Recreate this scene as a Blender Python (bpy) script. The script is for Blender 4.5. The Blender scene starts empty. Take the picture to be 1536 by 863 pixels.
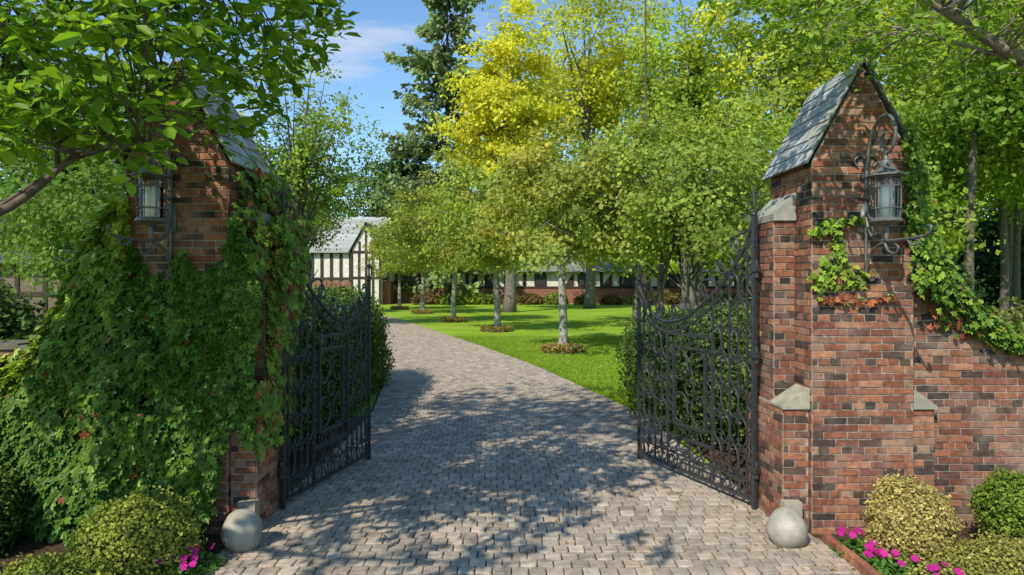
import bpy, math, numpy as np
from math import pi, sin, cos, radians
rng = np.random.default_rng(11)
scene = bpy.context.scene
COL = scene.collection

# ------------------------------------------------------------------ helpers
class Geo:
    def __init__(s): s.V=[]; s.F=[]; s.C=[]; s.n=0
    def add(s,V,F,C=(1,1,1)):
        V=np.asarray(V,float).reshape(-1,3); C=np.asarray(C,float)
        if C.ndim==1: C=np.tile(C,(len(V),1))
        for f in (F if isinstance(F,list) else [F]):
            s.F.append(np.asarray(f,int)+s.n)
        s.V.append(V); s.C.append(C); s.n+=len(V)
    def box(s,x0,x1,y0,y1,z0,z1,C=(1,1,1)):
        V=[(x,y,z) for z in(z0,z1) for y in(y0,y1) for x in(x0,x1)]
        s.add(V,[[0,2,3,1],[4,5,7,6],[0,1,5,4],[1,3,7,5],[3,2,6,7],[2,0,4,6]],C)
def mesh_of(g,name,mat,flip=False,smooth=False):
    V=np.concatenate(g.V); C=np.concatenate(g.C)
    if flip: V=V*np.array([-1,1,1])
    faces=[]
    for f in g.F:
        f=np.atleast_2d(f)
        if flip: f=f[:,::-1]
        faces.append(f)
    tot=np.concatenate([np.full(len(f),f.shape[1]) for f in faces])
    idx=np.concatenate([f.ravel() for f in faces])
    me=bpy.data.meshes.new(name)
    me.vertices.add(len(V)); me.vertices.foreach_set("co",V.astype(np.float32).ravel())
    me.loops.add(len(idx)); me.loops.foreach_set("vertex_index",idx.astype(np.int32))
    me.polygons.add(len(tot))
    st=np.concatenate([[0],np.cumsum(tot)[:-1]])
    me.polygons.foreach_set("loop_start",st.astype(np.int32))
    me.update(calc_edges=True)
    a=me.color_attributes.new("Col",'FLOAT_COLOR','POINT')
    a.data.foreach_set("color",np.concatenate([C,np.ones((len(C),1))],1).astype(np.float32).ravel())
    me.polygons.foreach_set("use_smooth",np.full(len(tot),bool(smooth)))
    me.materials.append(mat)
    return me
def obj(g,name,mat,parent=None,flip=False,smooth=False,**p):
    me=g if isinstance(g,bpy.types.Mesh) else mesh_of(g,name,mat,flip,smooth)
    o=bpy.data.objects.new(name,me); COL.objects.link(o)
    if parent: o.parent=parent
    for k,v in p.items(): o[k]=v
    return o
def empty(name,loc,label,category,group=None,rot=0):
    o=bpy.data.objects.new(name,None); o.empty_display_size=.3
    COL.objects.link(o); o.location=loc; o.rotation_euler=(0,0,rot)
    o["label"]=label; o["category"]=category
    if group: o["group"]=group
    return o
def copy_thing(root,loc,rot=0,scale=1.0,label=None):
    r=root.copy(); COL.objects.link(r); r.location=loc; r.rotation_euler=(0,0,rot); r.scale=(scale,)*3
    if label: r["label"]=label
    for c in root.children:
        k=c.copy(); k.parent=r; COL.objects.link(k)
    return r
def tube(g,P,R,n=6,C=(1,1,1)):
    P=np.asarray(P,float); m=len(P)
    R=np.full(m,R) if np.isscalar(R) else np.asarray(R,float)
    T=np.gradient(P,axis=0); T/=np.linalg.norm(T,axis=1)[:,None]+1e-9
    ref=np.array([0,0,1.]) if abs(T[0][2])<.9 else np.array([1.,0,0])
    A=[]; a=np.cross(T[0],ref); a/=np.linalg.norm(a)
    for t in T:
        a=a-np.dot(a,t)*t; a/=np.linalg.norm(a)+1e-9; A.append(a)
    A=np.array(A); B=np.cross(T,A)
    P=np.concatenate([P[:1],P,P[-1:]]); A=np.concatenate([A[:1],A,A[-1:]]); B=np.concatenate([B[:1],B,B[-1:]])
    R=np.concatenate([[1e-4],R,[1e-4]])
    th=np.arange(n)*2*pi/n+pi/n
    V=P[:,None]+R[:,None,None]*(np.cos(th)[None,:,None]*A[:,None]+np.sin(th)[None,:,None]*B[:,None])
    i=np.arange(len(P)-1)[:,None]*n; j=np.arange(n)[None]; k=(j+1)%n
    F=np.stack([i+j,i+k,i+n+k,i+n+j],-1).reshape(-1,4)
    g.add(V.reshape(-1,3),F,C)
def lathe(g,prof,c=(0,0,0),n=16,C=(1,1,1)):
    th=np.arange(n)*2*pi/n
    prof=np.asarray(prof,float)
    V=np.stack([prof[:,0:1]*np.cos(th)+c[0],prof[:,0:1]*np.sin(th)+c[1],np.repeat(prof[:,1:2],n,1)+c[2]],-1)
    i=np.arange(len(prof)-1)[:,None]*n; j=np.arange(n)[None]; k=(j+1)%n
    g.add(V.reshape(-1,3),np.stack([i+j,i+k,i+n+k,i+n+j],-1).reshape(-1,4),C)
def bez(p0,p1,p2,n=8):
    t=np.linspace(0,1,n)[:,None]; p0,p1,p2=map(np.array,(p0,p1,p2))
    return (1-t)**2*p0+2*t*(1-t)*p1+t*t*p2
def smoothline(P,n=40):
    P=np.asarray(P,float); m=len(P)-1; out=[]
    Q=np.concatenate([[2*P[0]-P[1]],P,[2*P[-1]-P[-2]]])
    for t in np.linspace(0,m-1e-6,n):
        i=int(t); u=t-i; a,b,c,d=Q[i],Q[i+1],Q[i+2],Q[i+3]
        out.append(.5*((2*b)+(-a+c)*u+(2*a-5*b+4*c-d)*u*u+(-a+3*b-3*c+d)*u**3))
    return np.array(out)
def norm(v): return v/(np.linalg.norm(v,axis=-1,keepdims=True)+1e-9)

QUAD=(np.array([(0,0,0),(.5,.36,.06),(1,0,0),(.5,-.36,.06)]),[[0,1,2,3]])
LEAF=(np.array([(0,0,0),(.32,.2,.07),(.7,.24,.07),(1,0,-.06),(.7,-.24,.07),(.32,-.2,.07)]),[[0,1,2,3],[0,3,4,5]])
IVY=(np.array([(0,0,0),(-.12,.24,.0),(.1,.5,-.06),(.3,.3,.03),(.62,.42,-.06),(.68,.17,.03),(1,0,-.12),(.68,-.17,.03),(.62,-.42,-.06),(.3,-.3,.03),(.1,-.5,-.06),(-.12,-.24,0)]),
     [[0,1,2,3],[0,3,4,5],[0,5,6,7],[0,7,8,9],[0,9,10,11]])
def leaves(g,P,N,size,C,tpl=QUAD,T=None):
    n=len(P); N=norm(N)
    if T is None: T=rng.normal(size=(n,3))
    T=T-(T*N).sum(1)[:,None]*N; T=norm(T); B=np.cross(N,T)
    size=np.broadcast_to(size,(n,))
    L,F=tpl; k=len(L)
    V=P[:,None]+size[:,None,None]*(L[None,:,0:1]*T[:,None]+L[None,:,1:2]*B[:,None]+L[None,:,2:3]*N[:,None])
    fs=np.array(F)
    allF=(fs[None]+np.arange(n)[:,None,None]*k).reshape(-1,fs.shape[1])
    g.add(V.reshape(-1,3),allF,np.repeat(C,k,0))

# ------------------------------------------------------------------ materials
def newmat(name):
    m=bpy.data.materials.new(name); m.use_nodes=True
    nt=m.node_tree; return m,nt,nt.nodes,nt.links,nt.nodes["Principled BSDF"]
def attr_mat(name,rough=.8,noise=12,amt=.5,bump=.3,bscale=60,spec=.3,metal=0,dirt=None):
    m,nt,N,L,P=newmat(name)
    a=N.new("ShaderNodeAttribute"); a.attribute_name="Col"
    tc=N.new("ShaderNodeTexCoord")
    nz=N.new("ShaderNodeTexNoise"); nz.inputs["Scale"].default_value=noise; nz.inputs["Detail"].default_value=6
    L.new(tc.outputs["Object"],nz.inputs["Vector"])
    mr=N.new("ShaderNodeMapRange"); mr.inputs["From Min"].default_value=.3; mr.inputs["From Max"].default_value=.7
    mr.inputs["To Min"].default_value=1-amt; mr.inputs["To Max"].default_value=1+amt*.7
    L.new(nz.outputs["Fac"],mr.inputs["Value"])
    mx=N.new("ShaderNodeMix"); mx.data_type='RGBA'; mx.blend_type='MULTIPLY'; mx.inputs[0].default_value=1
    L.new(a.outputs["Color"],mx.inputs[6]); L.new(mr.outputs[0],mx.inputs[7])
    out=mx.outputs[2]
    if dirt:
        n2=N.new("ShaderNodeTexNoise"); n2.inputs["Scale"].default_value=dirt[1]; n2.inputs["Detail"].default_value=8
        L.new(tc.outputs["Object"],n2.inputs["Vector"])
        r2=N.new("ShaderNodeMapRange"); r2.inputs["From Min"].default_value=.52; r2.inputs["From Max"].default_value=.68
        r2.inputs["To Max"].default_value=dirt[2]
        L.new(n2.outputs["Fac"],r2.inputs["Value"])
        m2=N.new("ShaderNodeMix"); m2.data_type='RGBA'; m2.inputs[7].default_value=(*dirt[0],1)
        L.new(r2.outputs[0],m2.inputs[0]); L.new(out,m2.inputs[6]); out=m2.outputs[2]
    L.new(out,P.inputs["Base Color"])
    P.inputs["Roughness"].default_value=rough; P.inputs["Specular IOR Level"].default_value=spec; P.inputs["Metallic"].default_value=metal
    if bump:
        n3=N.new("ShaderNodeTexNoise"); n3.inputs["Scale"].default_value=bscale; n3.inputs["Detail"].default_value=5
        L.new(tc.outputs["Object"],n3.inputs["Vector"])
        b=N.new("ShaderNodeBump"); b.inputs["Strength"].default_value=bump; b.inputs["Distance"].default_value=.006
        L.new(n3.outputs["Fac"],b.inputs["Height"]); L.new(b.outputs[0],P.inputs["Normal"])
    return m
def leaf_mat(name,trans=.4,rough=.5,spec=.3):
    m,nt,N,L,P=newmat(name)
    a=N.new("ShaderNodeAttribute"); a.attribute_name="Col"
    P.inputs["Roughness"].default_value=rough; P.inputs["Specular IOR Level"].default_value=spec
    L.new(a.outputs["Color"],P.inputs["Base Color"])
    t=N.new("ShaderNodeBsdfTranslucent")
    mx=N.new("ShaderNodeMix"); mx.data_type='RGBA'; mx.blend_type='MULTIPLY'; mx.inputs[0].default_value=1
    mx.inputs[7].default_value=(1.5,1.45,.6,1)
    L.new(a.outputs["Color"],mx.inputs[6]); L.new(mx.outputs[2],t.inputs["Color"])
    ms=N.new("ShaderNodeMixShader"); ms.inputs[0].default_value=trans
    L.new(P.outputs[0],ms.inputs[1]); L.new(t.outputs[0],ms.inputs[2])
    L.new(ms.outputs[0],N["Material Output"].inputs["Surface"])
    return m
M_leaf=leaf_mat("foliage",.4,.6,.15); M_near=leaf_mat("broad_leaf",.5,.45,.3); M_ivy=leaf_mat("ivy_leaf",.22,.45,.25)
M_hedge=leaf_mat("hedge_leaf",.2,.6,.15)
M_bark=attr_mat("bark",.9,9,.45,.8,35)
M_brick=attr_mat("brick",.9,22,.35,.7,90,.15,dirt=((.36,.28,.22),3.5,.4))
M_stone=attr_mat("limestone",.9,10,.3,.6,50,.15,dirt=((.16,.15,.11),5,.7))
M_slate=attr_mat("slate",.75,10,.25,.5,50,.2,dirt=((.40,.39,.33),7,.5))
M_iron=attr_mat("wrought_iron",.42,30,.3,.15,80,.5)
M_paver=attr_mat("paver",.9,16,.28,.6,90,.12,dirt=((.29,.24,.18),2.2,.4))
M_plain=attr_mat("plain",.8,4,.2,.2,30)
M_core=attr_mat("core",1,6,.4,.5,30,0)
M_wax=attr_mat("wax",.5,4,.05,0)
def glass():
    m,nt,N,L,P=newmat("glass")
    t=N.new("ShaderNodeBsdfTransparent"); g=N.new("ShaderNodeBsdfGlossy"); g.inputs["Roughness"].default_value=.05
    fr=N.new("ShaderNodeFresnel"); ms=N.new("ShaderNodeMixShader")
    L.new(fr.outputs[0],ms.inputs[0]); L.new(t.outputs[0],ms.inputs[1]); L.new(g.outputs[0],ms.inputs[2])
    L.new(ms.outputs[0],N["Material Output"].inputs["Surface"]); return m
M_glass=glass()
def ground_mat(name,c1,c2,c3,s1=.6,s2=25,bump=.6):
    m,nt,N,L,P=newmat(name)
    tc=N.new("ShaderNodeTexCoord")
    a=N.new("ShaderNodeTexNoise"); a.inputs["Scale"].default_value=s1; a.inputs["Detail"].default_value=5
    b=N.new("ShaderNodeTexNoise"); b.inputs["Scale"].default_value=s2; b.inputs["Detail"].default_value=6
    for n in(a,b): L.new(tc.outputs["Object"],n.inputs["Vector"])
    r=N.new("ShaderNodeMapRange"); r.inputs["From Min"].default_value=.35; r.inputs["From Max"].default_value=.65
    L.new(a.outputs["Fac"],r.inputs["Value"])
    m1=N.new("ShaderNodeMix"); m1.data_type='RGBA'; m1.inputs[6].default_value=(*c1,1); m1.inputs[7].default_value=(*c2,1)
    L.new(r.outputs[0],m1.inputs[0])
    r2=N.new("ShaderNodeMapRange"); r2.inputs["From Min"].default_value=.45; r2.inputs["From Max"].default_value=.7; r2.inputs["To Max"].default_value=.7
    L.new(b.outputs["Fac"],r2.inputs["Value"])
    m2=N.new("ShaderNodeMix"); m2.data_type='RGBA'; m2.inputs[7].default_value=(*c3,1)
    L.new(r2.outputs[0],m2.inputs[0]); L.new(m1.outputs[2],m2.inputs[6])
    L.new(m2.outputs[2],P.inputs["Base Color"]); P.inputs["Roughness"].default_value=.95; P.inputs["Specular IOR Level"].default_value=.1
    bp=N.new("ShaderNodeBump"); bp.inputs["Strength"].default_value=bump; bp.inputs["Distance"].default_value=.03
    L.new(b.outputs["Fac"],bp.inputs["Height"]); L.new(bp.outputs[0],P.inputs["Normal"])
    return m
M_lawn=ground_mat("lawn",(.20,.32,.022),(.30,.42,.04),(.15,.24,.02),.45,10)
M_soil=ground_mat("soil",(.07,.045,.03),(.10,.065,.04),(.035,.025,.018),3,40)

# ------------------------------------------------------------------ ground
g=Geo()
g.add([(-400,-60,0),(400,-60,0),(400,700,0),(-400,700,0)],[[0,1,2,3]])
obj(g,"ground",M_lawn,kind="structure")
for nm,x0,x1,y0,y1 in (("planting_bed",2.3,9,-4,5.9),("planting_bed",-9,-2.1,-4,5.9),("planting_bed",2.2,5.6,5.9,9.2),("planting_bed",-5.2,-2.15,5.9,10)):
    g=Geo(); g.add([(x0,y0,.006),(x1,y0,.006),(x1,y1,.006),(x0,y1,.006)],[[0,1,2,3]])
    obj(g,nm,M_soil,kind="structure")
RY=[-4,5,6.2,8,10.2,12.9,16,21,25,31,38,44,52,60]
RX=[2.38,2.38,2.2,2.1,1.92,1.3,.55,-.97,-2.3,-4.3,-6.7,-9,-13,-18]
LX=[-2.15,-2.15,-2.1,-2.1,-2.15,-2.5,-3.4,-5.1,-6.6,-9.0,-12,-15,-20,-26]
XR=lambda y:np.interp(y,RY,RX); XL=lambda y:np.interp(y,RY,LX)
g=Geo(); ys=np.linspace(-4,60,120)
V=np.concatenate([np.stack([XL(ys)-.03,ys,ys*0+.012],1),np.stack([XR(ys)+.03,ys,ys*0+.012],1)])
k=np.arange(119); g.add(V,np.stack([k,k+120,k+121,k+1],1),(.09,.072,.055))
pal=np.array([(.42,.345,.265),(.39,.32,.25),(.46,.375,.285),(.35,.295,.235),(.41,.35,.28),(.44,.345,.26)])
y=2.6; r=0
while y<52:
    d=.128; a,b=XL(y),XR(y); w=.122; nn=int((b-a)/w); w=(b-a)/nn
    off=.5*w if r%2 else 0
    e=np.arange(nn+1)*w+a+off; e=e+rng.normal(0,.004,len(e)); e=np.concatenate([[a],e[(e>a+.04)&(e<b-.04)],[b]])
    e0,e1=e[:-1],e[1:]; m=len(e0)
    wob=lambda x: .016*np.sin(x*2.1+y*.7)+.004*np.sin(x*5.3+y*2)
    gp=.0042; h=.010; iv=.007; ch=.012
    j=rng.normal(0,.0018,(m,8,2)); zt=.018+h+rng.normal(0,.0013,m)
    # chamfered-corner octagon outline so each sett reads slightly rounded
    X0,X1,Y0,Y1=e0+gp,e1-gp,np.full(m,y+gp),np.full(m,y+d-gp)
    ox=np.stack([X0+ch,X1-ch,X1,X1,X1-ch,X0+ch,X0,X0],1); oy=np.stack([Y0,Y0,Y0+ch,Y1-ch,Y1,Y1,Y1-ch,Y0+ch],1)
    oy=oy+wob(ox); ox=ox+j[:,:,0]; oy=oy+j[:,:,1]
    cx,cy=ox.mean(1,keepdims=True),oy.mean(1,keepdims=True)
    ix=cx+(ox-cx)*(1-2*iv/w); iy=cy+(oy-cy)*(1-2*iv/d)
    ti=rng.normal(0,.008,(m,2)); tilt=(ix-cx)*ti[:,:1]+(iy-cy)*ti[:,1:]
    V=np.stack([np.concatenate([ox,ox,ix],1),np.concatenate([oy,oy,iy],1),
        np.concatenate([np.full((m,8),.008),np.repeat((zt-.004)[:,None],8,1)+tilt,zt[:,None]+tilt],1)],-1)
    V=V.reshape(-1,3); C=np.repeat(pal[rng.integers(0,len(pal),m)]*rng.uniform(.76,1.12,(m,1)),24,0)
    bs=np.arange(m)[:,None]*24
    F4=np.array([[s+i,s+(i+1)%8,s+8+(i+1)%8,s+8+i] for s in(0,8) for i in range(8)])
    g.add(V,[ (F4[None]+bs[:,:,None]).reshape(-1,4) , (np.arange(16,24)[None]+bs) ],C)
    y+=d; r+=1
obj(g,"driveway",M_paver,kind="structure")

# ------------------------------------------------------------------ bricks
BP=np.array([(.30,.125,.07),(.25,.095,.055),(.34,.15,.08),(.27,.115,.075),(.21,.08,.05),(.25,.11,.08),(.11,.07,.05),(.31,.18,.12),(.06,.045,.04),(.28,.11,.06),(.17,.085,.065),(.36,.17,.10),(.09,.06,.05)])
ROW=.0585
def bricks(g,O,U,N,f,z0,z1,palette=BP,BW=.185,phase=0):
    O=np.array(O,float);U=np.array(U,float);N=np.array(N,float)
    r=0; z=z0
    while z<z1-.015:
        zt=min(z+ROW,z1); a,b=f((z+zt)/2)
        if b-a>.02:
            hd=(r%6==5); w=BW/2 if hd else BW
            s=a-((r%2)*w/2) - (0 if not phase else w*.25)
            while s<b-.001:
                u0,u1=max(s,a),min(s+w,b); s+=w
                if u1-u0<.025: continue
                gp=.0045; j=lambda:rng.normal(0,.0014)
                q=[(u0+gp+j(),z+gp+j()),(u1-gp+j(),z+gp+j()),(u1-gp+j(),zt-gp+j()),(u0+gp+j(),zt-gp+j())]
                dz=.006+abs(rng.normal(0,.0022)); cu,cv=(u0+u1)/2,(z+zt)/2
                if zt-z<.02: continue
                V=[]
                for (u,v) in q: V.append(O+U*u+np.array([0,0,v]))
                for (u,v) in q:
                    uu=u-math.copysign(.002,u-cu); vv=v-math.copysign(.002,v-cv)
                    V.append(O+U*uu+np.array([0,0,vv])+N*dz)
                c=palette[rng.integers(0,len(palette))]*rng.uniform(.8,1.15)
                g.add(V,[[4,5,6,7]]+[[i,(i+1)%4,4+(i+1)%4,4+i] for i in range(4)],c)
        z+=ROW; r+=1
MORT=(.33,.28,.22)
def brick_block(g,x0,x1,y0,y1,z0,z1):
    g.box(x0,x1,y0,y1,z0,z1,MORT)
    bricks(g,(x0,y0,0),(1,0,0),(0,-1,0),lambda z:(0,x1-x0),z0,z1)
    bricks(g,(x1,y1,0),(-1,0,0),(0,1,0),lambda z:(0,x1-x0),z0,z1)
    bricks(g,(x0,y1,0),(0,-1,0),(-1,0,0),lambda z:(0,y1-y0),z0,z1,phase=1)
    bricks(g,(x1,y0,0),(0,1,0),(1,0,0),lambda z:(0,y1-y0),z0,z1,phase=1)
def wedge(g,x0,x1,y0,y1,zb,za,zc,C):
    V=[(x0,y0,zb),(x1,y0,zb),(x1,y1,zb),(x0,y1,zb),(x0,y0,za),(x1,y0,zc),(x1,y1,zc),(x0,y1,za)]
    g.add(V,[[3,2,1,0],[4,5,6,7],[0,1,5,4],[1,2,6,5],[2,3,7,6],[3,0,4,7]],C)
HW=.402; EV=2.98; AP=3.76; DP=.83
def pillar(x,flip,label):
    root=empty("gate_pillar",(x,5.3,0),label,"gate pillar",group="brick pillars flanking the drive")
    s=Geo(); brick_block(s,-HW,HW,0,DP,0,EV)
    s.add([(-HW,0.001,EV),(HW,0.001,EV),(0,0.001,AP-.03),(-HW,DP,EV),(HW,DP,EV),(0,DP,AP-.03)],[[0,1,2],[5,4,3]],MORT)
    k=HW/(AP-EV)
    fn=lambda z:(max(0,(z-EV+.03)*k)+.0,2*HW-max(0,(z-EV+.03)*k))
    bricks(s,(-HW,0,0),(1,0,0),(0,-1,0),fn,EV,AP-.05); bricks(s,(HW,DP,0),(-1,0,0),(0,1,0),fn,EV,AP-.05)
    obj(s,"shaft",M_brick,root,flip)
    for nm,(a,b,c,d) in {"inner":(-.617,-HW-.012,.04,.82),"outer":(HW+.012,.593,.04,.6)}.items():
        s=Geo(); brick_block(s,a,b,c,d,0,1.0)
        bt=obj(s,"buttress",M_brick,root,flip)
        s=Geo(); za,zb=(1.015,1.16) if nm=="inner" else (1.16,1.015)
        wedge(s,a-(.015 if nm=="inner" else 0),b+(.015 if nm!="inner" else 0),c-.03,d if nm=="outer" else c+.24,.995,za,zb,(.36,.33,.25))
        obj(s,"coping_stone",M_stone,bt,flip)
    s=Geo(); brick_block(s,-.587,-HW-.012,.3,.8,1.0,2.53); pr=obj(s,"hinge_pier",M_brick,root,flip)
    s=Geo(); wedge(s,-.60,-HW-.012,.27,.82,2.525,2.58,2.76,(.34,.33,.29)); obj(s,"coping_stone",M_stone,pr,flip)
    s=Geo(); s.box(-.64,-.5,-.05,.038,0,.27,(.38,.34,.26)); obj(s,"corner_block",M_stone,root,flip)
    s=Geo()
    for sg in(-1,1):
        dn=np.array([sg*(HW+.03),0,-(AP-EV)]); dn/=np.linalg.norm(dn)
        nr=np.array([-dn[2]*sg,0,abs(dn[0])]); nr/=np.linalg.norm(nr)
        ap=np.array([0,0,AP]); Ld=.93
        y0,y1=-.03,DP+.03
        V=[]
        for t in(0,.016):
            for (l,yy) in((0,y0),(Ld,y0),(Ld,y1),(0,y1)):
                V.append(ap+dn*l+nr*t+np.array([0,yy,0]))
        s.add(V,[[0,1,2,3],[4,5,6,7],[0,1,5,4],[1,2,6,5],[2,3,7,6],[3,0,4,7]],(.12,.12,.115))
        rows=7; ex=Ld/rows
        for r in range(rows):
            l0=r*ex-.01; l1=(r+1)*ex+.008; yy=y0-rng.uniform(0,.01)
            while yy<y1:
                w=rng.uniform(.12,.24); ye=min(yy+w,y1+.01)
                if y1-ye<.05: ye=y1+.01
                c=np.array([(.40,.40,.38),(.45,.45,.42),(.34,.35,.34),(.46,.44,.38),(.39,.37,.32)][rng.integers(0,5)])*rng.uniform(.82,1.12)
                t0=.018+rng.uniform(0,.002); t1=.030+rng.uniform(0,.005); l1j=l1+rng.normal(0,.005)
                V=[]
                for (l,t) in((l0,t0),(l1j,t1)):
                    for q in(yy+.002,ye-.002): V.append(ap+dn*l+nr*t+np.array([0,q,0]))
                V+= [ap+dn*l1j+nr*(t1-.014)+np.array([0,q,0]) for q in(yy+.002,ye-.002)]
                V+= [ap+dn*l0+nr*(t0-.01)+np.array([0,q,0]) for q in(yy+.002,ye-.002)]
                s.add(V,[[0,1,3,2],[2,3,5,4],[0,2,4,6],[1,7,5,3]],c)
                yy=ye
    obj(s,"roof",M_slate,root,flip)
    return root
PR=pillar(2.787,False,"weathered red brick gate pillar with steep slate gable roof")
PL=pillar(-2.665,True,"red brick gate pillar with slate gable smothered in ivy")

def wall(x,flip,label):
    root=empty("brick_wall",(x,5.3,0),label,"wall",group="brick garden walls beside the gate")
    s=Geo(); X0=.412; X1=7.5; y0,y1=.14,.46; SP=.93
    def top(xx): return 1.46+.68*max(0,1-(xx-X0)/SP)**1.8
    xs=np.concatenate([np.linspace(X0,X0+SP,16),[X1]])
    for a,b in zip(xs[:-1],xs[1:]):
        wedge(s,a,b,y0,y1,0,top(a),top(b),MORT)
    def f(z):
        if z<1.46: return (0,X1-X0)
        t=((z-1.46)/.68)**(1/1.8); return (0,SP*(1-t))
    bricks(s,(X0,y0,0),(1,0,0),(0,-1,0),f,0,2.12)
    bricks(s,(X1,y1,0),(-1,0,0),(0,1,0),lambda z:(X1-X0-f(z)[1],X1-X0),0,2.12)
    obj(s,"masonry",M_brick,root,flip)
    s=Geo()
    for a,b in zip(xs[:-1],xs[1:]):
        if b-a<1:
            wedge(s,a,b,y0-.03,y1+.03,top(b)-.01,top(a)+.035,top(b)+.035,(.16,.15,.12))
        else:
            q=a
            while q<b:
                e=min(q+.3,b); s.box(q+.003,e-.003,y0-.03,y1+.03,1.462,1.505+rng.uniform(0,.006),np.array((.15,.14,.11))*rng.uniform(.8,1.2)); q=e
    obj(s,"coping",M_stone,root,flip)
wall(2.787,False,"low red brick garden wall with thin stone coping")
wall(-2.665,True,"red brick garden wall half hidden by ivy")

def boulder(x,y,r,label):
    g=Geo(); prof=[]
    for t in np.linspace(0,pi,18):
        rr=sin(t)*(1+.07*cos(t)); prof.append((r*rr+1e-4,r*1.08*(1-cos(t))-.03))
    lathe(g,prof,(0,0,0),24,(.38,.345,.28))
    V=g.V[0]; V+=.006*np.sin(V[:,[1,2,0]]*17+x)+.003*np.sin(V[:,[2,0,1]]*41)
    o=obj(g,"guard_stone",M_stone,smooth=True,label=label,category="boulder",group="guard stones at the gateway"); o.location=(x,y,.01)
boulder(-2.02,5.0,.15,"pale egg-shaped guard stone at the foot of the ivy pillar")
boulder(2.08,5.05,.145,"pale egg-shaped guard stone at the foot of the brick pillar")

# ------------------------------------------------------------------ wrought iron
IR=(.04,.04,.04)
def scroll_tpl(kind,n=40):
    t=np.linspace(-1,1,n); at=np.abs(t)
    k=1.2+9*at**1.7+16*at**8
    if kind=='S': k=np.sign(t)*(.6+9*at**1.5+16*at**8)
    dt=t[1]-t[0]; th=np.cumsum(k)*dt; th-=th[n//2]
    x=np.cumsum(np.cos(th))*dt; y=np.cumsum(np.sin(th))*dt
    P=np.stack([x,y],1)
    c=P-P.mean(0); _,_,vt=np.linalg.svd(c,full_matrices=False); P=c@vt.T
    P[:,0]=(P[:,0]-P[:,0].min())/np.ptp(P[:,0])-.5; P[:,1]=(P[:,1]-P[:,1].min())/np.ptp(P[:,1])-.5
    return P
SC=scroll_tpl('C'); SS=scroll_tpl('S')
def scroll(g,kind,cx,cz,ln,wd,ang=90,fl=1,r=.006,y=0):
    P=(SC if kind=='C' else SS).copy(); P[:,0]*=ln; P[:,1]*=wd*fl
    a=radians(ang); X=P[:,0]*cos(a)-P[:,1]*sin(a)+cx; Z=P[:,0]*sin(a)+P[:,1]*cos(a)+cz
    tube(g,np.stack([X,X*0+y,Z],1),r*.92,5,IR)
def line(g,a,b,r=.009,n=4): tube(g,[(a[0],0,a[1]),((a[0]+b[0])/2,0,(a[1]+b[1])/2),(b[0],0,b[1])],r,n,IR)
TS=[0,.08,.16,.43,.71,1.0,1.2,1.4,1.6,1.75,1.9]; TZ=[2.6,2.42,2.28,2.0,1.81,1.66,1.61,1.60,1.66,1.78,1.97]
def topz(s): return float(np.interp(s,TS,TZ))
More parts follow.
